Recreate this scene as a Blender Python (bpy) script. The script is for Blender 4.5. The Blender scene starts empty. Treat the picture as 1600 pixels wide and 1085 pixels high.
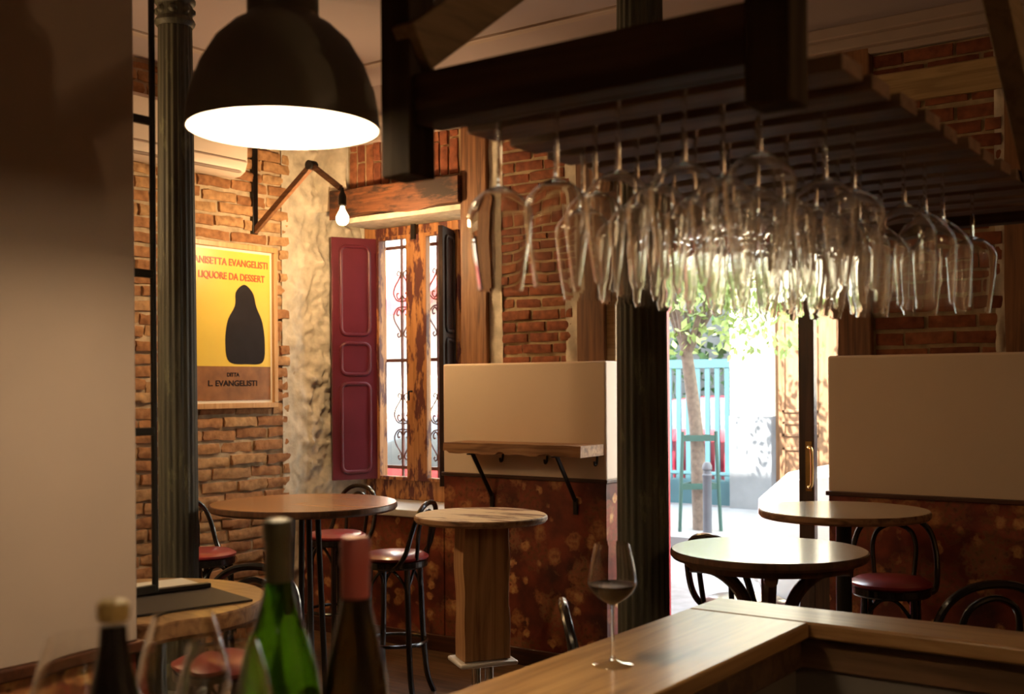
import bpy, bmesh, math, random
from mathutils import Vector, Matrix, noise
S = bpy.context.scene
COL = S.collection
PI = math.pi
random.seed(7)

# ------------------------------------------------------------------ camera, world, sun, exposure
TH = math.atan(.72)                      # the bar and the walls run at this angle to the view
cd = bpy.data.cameras.new('camera'); cam = bpy.data.objects.new('camera', cd); COL.objects.link(cam)
cd.sensor_width = 36; cd.lens = 40; cd.shift_y = .0384; cd.clip_start = .02
cd.dof.use_dof = True; cd.dof.focus_distance = 4.6; cd.dof.aperture_fstop = 4.5
cam.matrix_world = Matrix.Translation((0, 0, 1.65)) @ Matrix.Rotation(TH, 4, 'Z') @ Matrix.Rotation(PI/2, 4, 'X') @ Matrix.Rotation(-.007, 4, 'Z')
S.camera = cam
S.view_settings.view_transform = 'Standard'; S.view_settings.look = 'None'; S.view_settings.gamma = 1
S.view_settings.use_curve_mapping = False; S.view_settings.exposure = .62
cy = S.cycles
cy.max_bounces = 40; cy.diffuse_bounces = 5; cy.glossy_bounces = 8; cy.transmission_bounces = 40; cy.transparent_max_bounces = 80
cy.use_denoising = True; cy.sample_clamp_indirect = 4; cy.caustics_reflective = False; cy.caustics_refractive = True; cy.blur_glossy = .5
W = bpy.data.worlds.new('sky'); S.world = W; W.use_nodes = True
W.node_tree.nodes['Background'].inputs[0].default_value = (.80, .90, 1, 1)
W.node_tree.nodes['Background'].inputs[1].default_value = 6.0
sl = bpy.data.lights.new('sun', 'SUN'); sl.energy = 22; sl.angle = .01; sl.color = (1, .95, .86)
so = bpy.data.objects.new('sun', sl); COL.objects.link(so)
so.rotation_euler = Vector((.22, .62, -.66)).to_track_quat('-Z', 'Y').to_euler()
LAMP_GLOW = 42.0                          # radiance of the pendants' diffusers
BULB_WATT = 34.0

# ------------------------------------------------------------------ mesh helpers
class B:
    def __init__(s): s.v = []; s.f = []; s.m = []
    def add(s, vs, fs, mi=0):
        o = len(s.v); s.v += [tuple(p) for p in vs]
        s.f += [tuple(i+o for i in f) for f in fs]; s.m += [mi]*len(fs); return s
    def box(s, x0, x1, y0, y1, z0, z1, mi=0):
        return s.add([(x0,y0,z0),(x1,y0,z0),(x1,y1,z0),(x0,y1,z0),(x0,y0,z1),(x1,y0,z1),(x1,y1,z1),(x0,y1,z1)],
              [(0,3,2,1),(4,5,6,7),(0,1,5,4),(1,2,6,5),(2,3,7,6),(3,0,4,7)], mi)
    def beam(s, a, b, w, h, up=(0,0,1), mi=0):
        a = Vector(a); b = Vector(b); d = (b-a).normalized(); sd = d.cross(Vector(up)).normalized(); u = sd.cross(d)
        vs = [p + sd*x*w/2 + u*y*h/2 for p in (a, b) for x, y in ((-1,-1),(1,-1),(1,1),(-1,1))]
        return s.add(vs, [(0,1,2,3),(7,6,5,4),(0,4,5,1),(1,5,6,2),(2,6,7,3),(3,7,4,0)], mi)
    def tube(s, pts, r, n=8, closed=False, mi=0):
        pts = [Vector(p) for p in pts]; N = len(pts)
        rs = r if isinstance(r, (list, tuple)) else [r]*N
        tg = []
        for i in range(N):
            a = pts[i-1] if (i > 0 or closed) else pts[i]; b = pts[(i+1) % N] if (i < N-1 or closed) else pts[i]
            tg.append((b-a).normalized())
        nrm = tg[0].orthogonal().normalized(); vs = []
        for i in range(N):
            nrm = (nrm - tg[i]*nrm.dot(tg[i]))
            nrm = nrm.normalized() if nrm.length > 1e-6 else tg[i].orthogonal().normalized()
            bi = tg[i].cross(nrm)
            for k in range(n):
                t = 2*PI*k/n; vs.append(pts[i] + (nrm*math.cos(t) + bi*math.sin(t))*rs[i])
        fs = []
        for i in range(N if closed else N-1):
            j = (i+1) % N; off = 0
            if closed and j == 0:
                best = min(range(n), key=lambda q: (vs[q]-vs[i*n]).length); off = best
            for k in range(n):
                k2 = (k+1) % n
                fs.append((i*n+k, i*n+k2, j*n+(k2+off) % n, j*n+(k+off) % n))
        if not closed:
            fs.append(tuple(range(n-1, -1, -1))); fs.append(tuple((N-1)*n+k for k in range(n)))
        return s.add(vs, fs, mi)
    def lathe(s, prof, n=32, c=(0,0,0), mi=0, fn=None):
        vs = []; rows = []
        for r, z in prof:
            if r < 1e-6: rows.append([len(vs)]); vs.append((c[0], c[1], c[2]+z))
            else:
                row = []
                for k in range(n):
                    t = 2*PI*k/n; q = r*(fn(t, z) if fn else 1)
                    row.append(len(vs)); vs.append((c[0]+q*math.cos(t), c[1]+q*math.sin(t), c[2]+z))
                rows.append(row)
        fs = []
        for a, b in zip(rows, rows[1:]):
            for k in range(n):
                k2 = (k+1) % n
                if len(a) == 1 and len(b) == 1: continue
                if len(a) == 1: fs.append((a[0], b[k2], b[k]))
                elif len(b) == 1: fs.append((a[k], a[k2], b[0]))
                else: fs.append((a[k], a[k2], b[k2], b[k]))
        return s.add(vs, fs, mi)
    def sheet(s, fn, nu, nv, mi=0):
        vs = [fn(i/nu, j/nv) for j in range(nv+1) for i in range(nu+1)]
        return s.add(vs, [(j*(nu+1)+i, j*(nu+1)+i+1, (j+1)*(nu+1)+i+1, (j+1)*(nu+1)+i) for j in range(nv) for i in range(nu)], mi)
    def build(s, name, mats, parent=None, loc=None, smooth=True, bevel=0, seg=2, rz=0, ang=.6):
        me = bpy.data.meshes.new(name); me.from_pydata(s.v, [], s.f)
        mats = mats if isinstance(mats, (list, tuple)) else [mats]
        for m in mats: me.materials.append(m)
        me.polygons.foreach_set('material_index', s.m)
        bm = bmesh.new(); bm.from_mesh(me); bmesh.ops.recalc_face_normals(bm, faces=bm.faces); bm.to_mesh(me); bm.free()
        if smooth:
            me.polygons.foreach_set('use_smooth', [True]*len(me.polygons)); me.set_sharp_from_angle(angle=ang)
        me.update()
        o = bpy.data.objects.new(name, me); COL.objects.link(o)
        if parent: o.parent = parent
        if loc: o.location = loc
        if rz: o.rotation_euler = (0, 0, rz)
        if bevel:
            md = o.modifiers.new('bevel', 'BEVEL'); md.width = bevel; md.segments = seg; md.limit_method = 'ANGLE'; md.angle_limit = .7
        return o

def smoothpts(p, k=6, closed=False):
    p = [Vector(q) for q in p]; out = []; n = len(p)
    for i in range(n if closed else n-1):
        a = p[i-1] if (i or closed) else p[0]; b = p[i]; c = p[(i+1) % n]; d = p[(i+2) % n] if (closed or i+2 < n) else p[-1]
        for j in range(k):
            t = j/k
            out.append(.5*((2*b)+(c-a)*t+(2*a-5*b+4*c-d)*t*t+(3*b-a-3*c+d)*t**3))
    if not closed: out.append(p[-1])
    return out

def tag(o, label=None, cat=None, group=None, kind=None):
    if label: o['label'] = label
    if cat: o['category'] = cat
    if group: o['group'] = group
    if kind: o['kind'] = kind
    return o
def thing(name, label, cat, loc=(0,0,0), rz=0, group=None, kind=None):
    o = bpy.data.objects.new(name, None); COL.objects.link(o); o.location = loc; o.rotation_euler = (0, 0, rz)
    o.empty_display_size = .1
    return tag(o, label, cat, group, kind)
def struct(o): o['kind'] = 'structure'; return o
def copy_tree(o, parent=None):
    c = o.copy(); COL.objects.link(c)
    if parent: c.parent = parent
    for ch in list(o.children): copy_tree(ch, c)
    return c

# ------------------------------------------------------------------ materials
def newmat(name):
    m = bpy.data.materials.new(name); m.use_nodes = True; nt = m.node_tree
    return m, nt, nt.nodes['Principled BSDF']
def nd(nt, typ, **kw):
    n = nt.nodes.new(typ)
    for k, v in kw.items():
        if k.startswith('i_'):
            key = k[2:].replace('_', ' ')
            n.inputs[int(key) if key.isdigit() else key].default_value = v
        else: setattr(n, k, v)
    return n
def ramp(nt, stops, fac, interp='LINEAR'):
    r = nt.nodes.new('ShaderNodeValToRGB'); e = r.color_ramp.elements; r.color_ramp.interpolation = interp
    while len(e) < len(stops): e.new(.5)
    for i, (p, c) in enumerate(stops): e[i].position = p; e[i].color = (*c, 1)
    nt.links.new(fac, r.inputs[0]); return r
def coords(nt, scale=(1,1,1), rot=(0,0,0)):
    t = nd(nt, 'ShaderNodeTexCoord'); m = nd(nt, 'ShaderNodeMapping'); m.inputs['Scale'].default_value = scale; m.inputs['Rotation'].default_value = rot
    nt.links.new(t.outputs['Object'], m.inputs[0]); return m.outputs[0]
def bump(nt, p, h, strength=.3, dist=.01):
    b = nd(nt, 'ShaderNodeBump'); b.inputs['Strength'].default_value = strength; b.inputs['Distance'].default_value = dist
    nt.links.new(h, b.inputs['Height']); nt.links.new(b.outputs[0], p.inputs['Normal'])
def plain(name, c, rough=.5, metal=0, coat=0, var=.12, sc=6, bs=0, emis=None):
    m, nt, p = newmat(name)
    n = nd(nt, 'ShaderNodeTexNoise'); n.inputs['Scale'].default_value = sc; n.inputs['Detail'].default_value = 5
    nt.links.new(coords(nt), n.inputs[0])
    r = ramp(nt, [(.3, tuple(x*(1-var) for x in c)), (.7, tuple(min(1, x*(1+var)) for x in c))], n.outputs[0])
    nt.links.new(r.outputs[0], p.inputs['Base Color'])
    p.inputs['Roughness'].default_value = rough; p.inputs['Metallic'].default_value = metal; p.inputs['Coat Weight'].default_value = coat
    if bs: bump(nt, p, n.outputs[0], bs, .01)
    return m
def wood(name, c1, c2, axis=0, rough=.35, coat=0, sc=1.0, planks=None, bs=.15, dark=None):
    m, nt, p = newmat(name)
    s = [14*sc]*3; s[axis] = 1.1*sc
    co = coords(nt, tuple(s))
    n = nd(nt, 'ShaderNodeTexNoise'); n.inputs['Scale'].default_value = 1.6; n.inputs['Detail'].default_value = 7; n.inputs['Distortion'].default_value = 1.1
    nt.links.new(co, n.inputs[0])
    s2 = [90*sc]*3; s2[axis] = 3*sc
    n2 = nd(nt, 'ShaderNodeTexNoise'); n2.inputs['Scale'].default_value = 1; n2.inputs['Detail'].default_value = 3
    nt.links.new(coords(nt, tuple(s2)), n2.inputs[0])
    mx = nd(nt, 'ShaderNodeMath', operation='MULTIPLY_ADD'); mx.inputs[1].default_value = .35
    nt.links.new(n2.outputs[0], mx.inputs[0]); nt.links.new(n.outputs[0], mx.inputs[2])
    mid = tuple((a+b)/2 for a, b in zip(c1, c2))
    r = ramp(nt, [(.42, dark or c1), (.55, c1), (.68, mid), (.85, c2)], mx.outputs[0])
    out = r.outputs[0]
    if planks:                                     # boards: tone shifts from board to board with a fine seam
        br = nd(nt, 'ShaderNodeTexBrick'); br.offset = .5; br.inputs['Scale'].default_value = 1
        br.inputs['Brick Width'].default_value = planks[0]; br.inputs['Row Height'].default_value = planks[1]; br.inputs['Mortar Size'].default_value = .002
        br.inputs['Color1'].default_value = (1,1,1,1); br.inputs['Color2'].default_value = (.72,.7,.68,1); br.inputs['Mortar'].default_value = (.25,.2,.16,1)
        nt.links.new(coords(nt, (1,1,1), (0,0,planks[2])), br.inputs[0])
        mm = nd(nt, 'ShaderNodeMix', data_type='RGBA', blend_type='MULTIPLY'); mm.inputs[0].default_value = 1
        nt.links.new(out, mm.inputs[6]); nt.links.new(br.outputs[0], mm.inputs[7]); out = mm.outputs[2]
    nt.links.new(out, p.inputs['Base Color'])
    p.inputs['Roughness'].default_value = rough; p.inputs['Coat Weight'].default_value = coat; p.inputs['Coat Roughness'].default_value = .12
    bump(nt, p, mx.outputs[0], bs, .004)
    return m
def thin_glass(name, tint=(1,1,1), boost=1.0, edge=(.5,.5,.5), power=3.0, base=.035):
    m = bpy.data.materials.new(name); m.use_nodes = True; nt = m.node_tree; nt.nodes.clear()
    o = nd(nt, 'ShaderNodeOutputMaterial'); mx = nd(nt, 'ShaderNodeMixShader'); t = nd(nt, 'ShaderNodeBsdfTransparent'); g = nd(nt, 'ShaderNodeBsdfGlossy')
    g.inputs['Roughness'].default_value = .02
    lw = nd(nt, 'ShaderNodeLayerWeight'); lw.inputs[0].default_value = .5
    pw = nd(nt, 'ShaderNodeMath', operation='POWER'); pw.inputs[1].default_value = power
    ma = nd(nt, 'ShaderNodeMath', operation='MULTIPLY_ADD'); ma.inputs[1].default_value = boost; ma.inputs[2].default_value = base; ma.use_clamp = True
    nt.links.new(lw.outputs['Facing'], pw.inputs[0]); nt.links.new(pw.outputs[0], ma.inputs[0]); nt.links.new(ma.outputs[0], mx.inputs[0])
    tr = ramp(nt, [(0, tint), (.6, tint), (1, tuple(a*b for a, b in zip(tint, edge)))], lw.outputs['Facing'])
    nt.links.new(tr.outputs[0], t.inputs[0])
    nt.links.new(t.outputs[0], mx.inputs[1]); nt.links.new(g.outputs[0], mx.inputs[2]); nt.links.new(mx.outputs[0], o.inputs[0])
    return m
def solid_glass(name, c, rough=.01, ior=1.45):
    m, nt, p = newmat(name); p.inputs['Base Color'].default_value = (*c, 1); p.inputs['Transmission Weight'].default_value = 1
    p.inputs['Roughness'].default_value = rough; p.inputs['IOR'].default_value = ior; return m
def emit(name, c, s):
    m, nt, p = newmat(name); p.inputs['Emission Color'].default_value = (*c, 1); p.inputs['Emission Strength'].default_value = s
    p.inputs['Base Color'].default_value = (*c, 1); return m
def brickmat(name, c1, c2, c3):
    m, nt, p = newmat(name)
    g = nd(nt, 'ShaderNodeNewGeometry'); n = nd(nt, 'ShaderNodeTexNoise'); n.inputs['Scale'].default_value = 22; n.inputs['Detail'].default_value = 8
    nt.links.new(coords(nt), n.inputs[0])
    r = ramp(nt, [(0, c1), (.5, c2), (1, c3)], g.outputs['Random Per Island'])
    r2 = ramp(nt, [(.3, (.55,.5,.48)), (.62, (1.0,1.0,1.0)), (.78, (1.25,1.15,1.0))], n.outputs[0])
    mm = nd(nt, 'ShaderNodeMix', data_type='RGBA', blend_type='MULTIPLY'); mm.inputs[0].default_value = 1
    nt.links.new(r.outputs[0], mm.inputs[6]); nt.links.new(r2.outputs[0], mm.inputs[7]); nt.links.new(mm.outputs[2], p.inputs['Base Color'])
    p.inputs['Roughness'].default_value = .9; bump(nt, p, n.outputs[0], .6, .01)
    return m
def floral(name):
    m, nt, p = newmat(name)
    co = coords(nt)
    def noi(scale, det=4):
        n = nd(nt, 'ShaderNodeTexNoise'); n.inputs['Scale'].default_value = scale; n.inputs['Detail'].default_value = det; nt.links.new(co, n.inputs[0]); return n
    wn = noi(14, 3)
    wr = nd(nt, 'ShaderNodeVectorMath', operation='MULTIPLY_ADD'); wr.inputs[1].default_value = (.07,.07,.07); nt.links.new(wn.outputs[1], wr.inputs[0]); nt.links.new(co, wr.inputs[2])
    out = ramp(nt, [(.32, (.052,.010,.006)), (.5, (.135,.021,.011)), (.70, (.25,.042,.019))], noi(7, 7).outputs[0]).outputs[0]
    petals = noi(34, 2)
    for sc, rad, th, cols, off, strength in ((4.6, .58, .35, [(.26,.055,.026),(.20,.075,.026),(.30,.09,.04)], 0, .75), (3.7, .46, .62, [(.34,.12,.06),(.26,.14,.06),(.40,.17,.08)], 3.3, .85), (7.5, .46, .56, [(.42,.18,.06),(.30,.10,.045),(.46,.25,.10)], 7.7, .9), (11.0, .40, .72, [(.56,.30,.11),(.44,.17,.07),(.60,.38,.16)], 1.9, 1)):
        ad = nd(nt, 'ShaderNodeVectorMath', operation='ADD'); ad.inputs[1].default_value = (off, off*.7, off*1.3); nt.links.new(wr.outputs[0], ad.inputs[0])
        v = nd(nt, 'ShaderNodeTexVoronoi'); v.inputs['Scale'].default_value = sc; v.inputs['Randomness'].default_value = .8; nt.links.new(ad.outputs[0], v.inputs[0])
        sp = nd(nt, 'ShaderNodeSeparateColor'); nt.links.new(v.outputs['Color'], sp.inputs[0])
        on = nd(nt, 'ShaderNodeMath', operation='GREATER_THAN'); on.inputs[1].default_value = th; nt.links.new(sp.outputs[0], on.inputs[0])
        ds = nd(nt, 'ShaderNodeMath', operation='MULTIPLY_ADD'); ds.inputs[1].default_value = .5; nt.links.new(petals.outputs[0], ds.inputs[0]); nt.links.new(v.outputs['Distance'], ds.inputs[2])
        mr = nd(nt, 'ShaderNodeMapRange'); mr.inputs[1].default_value = rad+.25; mr.inputs[2].default_value = rad+.12; mr.inputs[3].default_value = 0; mr.inputs[4].default_value = strength; nt.links.new(ds.outputs[0], mr.inputs[0])
        a = nd(nt, 'ShaderNodeMath', operation='MULTIPLY'); nt.links.new(on.outputs[0], a.inputs[0]); nt.links.new(mr.outputs[0], a.inputs[1])
        cr = ramp(nt, [(.3, tuple(x*.45 for x in cols[0])), (.42, cols[1]), (.55, cols[0]), (.7, cols[2])], petals.outputs[0])
        mm = nd(nt, 'ShaderNodeMix', data_type='RGBA'); nt.links.new(a.outputs[0], mm.inputs[0]); nt.links.new(out, mm.inputs[6]); nt.links.new(cr.outputs[0], mm.inputs[7]); out = mm.outputs[2]
    nt.links.new(out, p.inputs['Base Color']); p.inputs['Roughness'].default_value = .55
    return m
def chipped(name, c1, c2, c3, sc=7, axis=2, lo=.5, hi=.56):
    m, nt, p = newmat(name)
    s = [sc]*3; s[axis] = sc*.28
    n = nd(nt, 'ShaderNodeTexNoise'); n.inputs['Scale'].default_value = 1; n.inputs['Detail'].default_value = 8; n.inputs['Roughness'].default_value = .65; nt.links.new(coords(nt, tuple(s)), n.inputs[0])
    s = [60]*3; s[axis] = 3
    n2 = nd(nt, 'ShaderNodeTexNoise'); n2.inputs['Scale'].default_value = 1; n2.inputs['Detail'].default_value = 4; nt.links.new(coords(nt, tuple(s)), n2.inputs[0])
    g = ramp(nt, [(.35, c1), (.65, c2)], n2.outputs[0]); f = ramp(nt, [(lo, (0,0,0)), (hi, (1,1,1))], n.outputs[0])
    mm = nd(nt, 'ShaderNodeMix', data_type='RGBA'); nt.links.new(f.outputs[0], mm.inputs[0]); nt.links.new(g.outputs[0], mm.inputs[6]); mm.inputs[7].default_value = (*c3, 1)
    nt.links.new(mm.outputs[2], p.inputs['Base Color']); p.inputs['Roughness'].default_value = .6; bump(nt, p, n.outputs[0], .3, .006)
    return m

M = {}
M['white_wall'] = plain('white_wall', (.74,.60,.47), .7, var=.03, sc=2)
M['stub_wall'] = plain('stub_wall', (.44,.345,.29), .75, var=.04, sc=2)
M['ceiling'] = plain('ceiling_paint', (.34,.275,.285), .8, var=.05, sc=1)
M['mould'] = plain('moulding_paint', (.36,.28,.25), .7, var=.05)
M['floor'] = wood('floor_boards', (.07,.035,.018), (.20,.11,.055), axis=0, rough=.4, planks=(1.1, .11, 0), dark=(.04,.02,.01))
M['floral'] = floral('floral_paper')
M['dado'] = wood('dado_wood', (.035,.012,.006), (.09,.03,.014), axis=0, rough=.4)
M['brick_l'] = brickmat('rough_brick', (.33,.15,.062), (.43,.215,.095), (.50,.31,.155))
M['mortar_l'] = plain('rough_mortar', (.46,.36,.25), .95, var=.3, sc=14, bs=.8)
M['brick_b'] = brickmat('red_brick', (.19,.052,.022), (.25,.074,.031), (.31,.112,.047))
M['mortar_b'] = plain('pale_mortar', (.36,.265,.155), .95, var=.25, sc=18, bs=.8)
M['plaster'] = plain('rough_plaster', (.56,.50,.41), .95, var=.22, sc=13, bs=1.0)
M['post'] = wood('timber_post', (.12,.046,.017), (.26,.115,.045), axis=2, rough=.6, bs=.5, dark=(.08,.03,.012))
M['lintel'] = chipped('timber_lintel', (.10,.033,.013), (.19,.068,.026), (.026,.011,.007), sc=10, axis=0, lo=.47, hi=.58)
M['ochre'] = wood('ochre_lintel', (.28,.18,.08), (.44,.30,.14), axis=0, rough=.7)
M['burgundy'] = plain('burgundy_paint', (.108,.014,.028), .32, var=.16, sc=5)
M['old_frame'] = chipped('chipped_frame', (.30,.125,.04), (.46,.21,.075), (.085,.018,.014), sc=13, lo=.49, hi=.54)
M['shaded_shutter'] = chipped('shaded_shutter', (.012,.006,.005), (.026,.012,.009), (.045,.026,.02), lo=.56, hi=.66)  # backlit shade put into the colour, so nearly black
M['sill'] = plain('pale_sill', (.62,.60,.57), .35, var=.06)
M['iron'] = plain('black_iron', (.018,.016,.015), .38, metal=.4, var=.2)
M['grille'] = plain('grille_iron', (.12,.04,.04), .5, metal=.1, var=.2)
M['column'] = chipped('green_iron', (.034,.031,.021), (.072,.066,.040), (.15,.15,.08), sc=16, lo=.57, hi=.70)
M['frame_iron'] = plain('frame_iron', (.032,.030,.028), .45, metal=.5, var=.2)
M['stool_black'] = plain('black_lacquer', (.010,.008,.008), .22, coat=.4, var=.2)
M['seat_red'] = plain('red_vinyl', (.28,.028,.034), .30, coat=.35, var=.12, sc=8)
M['top_honey'] = wood('honey_top', (.42,.175,.055), (.60,.29,.105), axis=0, rough=.27, coat=.3, planks=(2.0,.16,0))
M['top_light'] = wood('light_top', (.35,.20,.085), (.50,.31,.14), axis=0, rough=.3, coat=.2, planks=(2.0,.2,.4))
M['top_worn'] = chipped('worn_top', (.72,.50,.28), (.85,.66,.42), (.26,.11,.045), sc=11, axis=0, lo=.50, hi=.58)
M['top_bistro'] = wood('bistro_top', (.30,.17,.08), (.47,.31,.16), axis=0, rough=.22, coat=.5, planks=(2.2,.18,.3))
M['edge_dark'] = wood('dark_edge', (.06,.025,.012), (.13,.055,.025), axis=2, rough=.35, coat=.3)
M['counter_l'] = wood('counter_long', (.27,.145,.055), (.46,.28,.12), axis=1, rough=.36, coat=.12, sc=.8, dark=(.12,.06,.022), bs=.06)
M['counter_c'] = wood('counter_cross', (.25,.13,.05), (.42,.25,.11), axis=0, rough=.36, coat=.12, sc=.8, dark=(.12,.06,.022), bs=.06)
M['counter_edge'] = wood('counter_apron', (.07,.035,.018), (.15,.08,.04), axis=0, rough=.4, coat=.2)
M['counter_panel'] = plain('counter_panel', (.15,.125,.105), .6, var=.06)
M['rack'] = wood('rack_wood', (.045,.023,.014), (.09,.05,.03), axis=0, rough=.6, bs=.3)
M['rack_v'] = wood('rack_post_wood', (.030,.018,.011), (.060,.038,.022), axis=2, rough=.8, bs=.3)
M['rack_slat_lit'] = wood('rack_slat_lit_wood', (.13,.066,.038), (.23,.13,.078), axis=0, rough=.65, bs=.3)  # paler copy of the rack wood: light from below put into the colour
M['rack_y'] = wood('rack_rail_wood', (.16,.10,.05), (.28,.18,.095), axis=1, rough=.6, bs=.3)
M['beam_post'] = wood('table_post', (.25,.11,.042), (.46,.24,.10), axis=2, rough=.6, bs=.5, dark=(.05,.025,.012))
M['shelf'] = wood('shelf_wood', (.17,.075,.03), (.36,.19,.085), axis=0, rough=.6, bs=.4, dark=(.08,.035,.015))
M['chrome'] = plain('chrome', (.62,.60,.58), .18, metal=1, var=.05)
M['plate'] = plain('pale_plate', (.62,.58,.55), .4, metal=.2, var=.06)
M['brass'] = plain('brass', (.60,.40,.14), .25, metal=1, var=.06)
M['lamp_out'] = plain('lamp_enamel', (.17,.15,.12), .45, var=.06)
M['lamp_in'] = plain('lamp_reflector', (.85,.82,.76), .4, var=.02)
M['glow'] = emit('lamp_diffuser', (1,.76,.46), LAMP_GLOW)
M['glow_strong'] = emit('strong_diffuser', (1,.76,.46), 2.6*LAMP_GLOW)  # stronger glow for the unseen pendant added beyond the white wall
M['bulb'] = emit('bulb_glass', (1,.70,.36), 30)
M['arm'] = wood('bracket_arm', (.13,.055,.025), (.26,.12,.055), axis=0, rough=.5)
M['ac'] = plain('ac_plastic', (.66,.55,.48), .45, var=.02)
M['poster_frame'] = wood('pale_frame', (.48,.26,.10), (.62,.37,.17), axis=2, rough=.4)
M['paper_yellow'] = plain('yellow_paper', (.74,.55,.075), .35, coat=.3, var=.06, sc=3)
M['paper_white'] = plain('white_paper', (.80,.76,.68), .5, var=.02)
M['ink_dark'] = plain('dark_ink', (.014,.010,.013), .6, var=.2)
M['ink_red'] = plain('red_ink', (.62,.09,.035), .4, var=.08)
M['ink_brown'] = plain('brown_ink', (.25,.105,.03), .4, var=.25, sc=12)
M['glass_bowl'] = solid_glass('bowl_glass', (1,.995,.985), 0, 1.47)
M['glass_stem'] = solid_glass('stem_glass', (1,.995,.985), 0, 1.47)
M['glass_foot'] = thin_glass('foot_glass', (.97,.96,.94), .9, (.7,.66,.6), 2.5, .05)
M['pane'] = thin_glass('window_pane', (.97,.98,.97), .5, (.9,.9,.9), 4.0, .03)
M['green_glass'] = solid_glass('green_bottle', (.05,.25,.012), .0, 1.42)
M['dark_glass'] = solid_glass('dark_bottle', (.03,.021,.008), .0, 1.42)
M['black_glass'] = plain('black_bottle', (.008,.007,.007), .12, coat=.5, var=.1)
M['capsule_green'] = plain('green_capsule', (.115,.105,.055), .4, var=.1)
M['wax_pink'] = plain('pink_wax', (.60,.15,.13), .42, var=.08, sc=20, bs=.25)
M['wax_yellow'] = plain('yellow_wax', (.62,.45,.16), .5, var=.1, sc=20)
M['wine'] = plain('red_wine', (.018,.002,.003), .25, var=.1)
M['leather'] = plain('black_leather', (.022,.018,.017), .45, var=.1)
M['rubber'] = plain('tyre_rubber', (.02,.02,.02), .7)
# the street
M['facade'] = plain('cream_render', (.82,.76,.62), .9, var=.04, sc=1)
M['stone'] = plain('grey_stone', (.17,.18,.19), .85, var=.14, sc=3)
M['road'] = plain('road_asphalt', (.17,.17,.18), .9, var=.15, sc=9)
M['pave'] = plain('pavement', (.20,.205,.21), .9, var=.1, sc=4)
M['teal'] = plain('teal_paint', (.028,.085,.105), .5, var=.06)
M['street_door'] = wood('street_door_wood', (.17,.085,.04), (.26,.14,.07), axis=2, rough=.5)
M['bark'] = plain('pale_bark', (.155,.12,.095), .9, var=.25, sc=16, bs=.5)
M['leaf'] = plain('fresh_leaf', (.27,.38,.11), .5, var=.4, sc=3)
M['stake'] = plain('green_stake', (.03,.085,.07), .6)
M['bollard'] = plain('grey_bollard', (.085,.092,.11), .5)
M['car_white'] = plain('white_car_paint', (.80,.81,.83), .2, coat=.8, var=.02)
M['car_red'] = plain('red_car_paint', (.62,.035,.05), .2, coat=.8, var=.04)
M['car_dark_red'] = plain('dark_red_car_paint', (.20,.012,.025), .3, coat=.4)
M['car_glass'] = plain('car_window', (.10,.12,.14), .08, coat=.5)
M['lens'] = plain('headlight_lens', (.75,.76,.78), .1, coat=.6)
M['outer_wall'] = plain('outer_render', (.60,.55,.48), .9)
M['red_frame'] = plain('red_door_frame', (.40,.03,.035), .4)
M['door_dark'] = wood('dark_door_wood', (.030,.016,.010), (.075,.036,.02), axis=2, rough=.35, coat=.3)
M['awning'] = plain('red_awning', (.55,.06,.07), .6)
M['hedge'] = plain('yard_hedge', (.045,.10,.03), .8, var=.4)

for k in ('counter_l', 'counter_c'): M[k].node_tree.nodes['Principled BSDF'].inputs['Specular IOR Level'].default_value = .3
for k in ('shaded_shutter', 'rack', 'rack_v', 'ink_dark', 'leather'): M[k].node_tree.nodes['Principled BSDF'].inputs['Specular IOR Level'].default_value = .15

# ------------------------------------------------------------------ room shell
HC = 3.62
def bricks(b, at, a0, a1, z0, z1, L=.25, Hh=.055, J=.02, dep=.03, out=.012, mi=1, soldier=False, jit=1.0):
    """at(a, z, out) -> point; lays jittered bricks with worn edges over the rectangle a0..a1, z0..z1."""
    if soldier: return bricks(b, lambda a, z, o: at(z, a, o), z0, z1, a0, a1, L, Hh, J, dep, out, mi, False, jit)
    z = z0; row = 0
    while z < z1-.02:
        h = min(Hh*random.uniform(.92, 1.06), z1-z)
        a = a0 - (L*.5 if row % 2 else 0)*random.uniform(.7, 1.2)
        while a < a1:
            l = L*random.uniform(.82, 1.15)
            p, q = max(a, a0), min(a+l, a1)
            if q-p > .05:
                nu, nv = max(3, int((q-p)/.045)), 3
                o = out*random.uniform(.45, 1.5); vs = []; dz = random.uniform(-.004, .004)*jit; sl = random.uniform(-.006, .006)*jit
                for j in range(nv+1):
                    for i in range(nu+1):
                        e = (i in (0, nu)) + (j in (0, nv))
                        aa = p+(q-p)*i/nu; zz = z+h*j/nv+dz+sl*(i/nu-.5)
                        w = noise.noise(Vector((aa*22, zz*30, row*3.1)))*.006*jit
                        aa2 = aa+noise.noise(Vector((aa*17, zz*40, 9+row)))*.006*jit; zz2 = zz+noise.noise(Vector((aa*19, zz*40, 5+row)))*.006*jit
                        vs.append(at(aa2, zz2, o+w-(.004 if e == 1 else .008 if e == 2 else 0)))
                n = len(vs); W1 = nu+1
                rim = [i for i in range(W1)] + [j*W1+nu for j in range(1, nv+1)] + [nv*W1+i for i in range(nu-1, -1, -1)] + [j*W1 for j in range(nv-1, 0, -1)]
                fs = [(j*W1+i, j*W1+i+1, (j+1)*W1+i+1, (j+1)*W1+i) for j in range(nv) for i in range(nu)]
                for k in rim:
                    i, j = k % W1, k//W1
                    vs.append(at(p+(q-p)*i/nu, z+h*j/nv+dz, -dep))
                R = len(rim)
                for k in range(R): fs.append((rim[k], n+k, n+(k+1) % R, rim[(k+1) % R]))
                b.add(vs, fs, mi)
            a += l+J*random.uniform(.7, 1.3)
        z += h+J*random.uniform(.8, 1.25); row += 1

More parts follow.
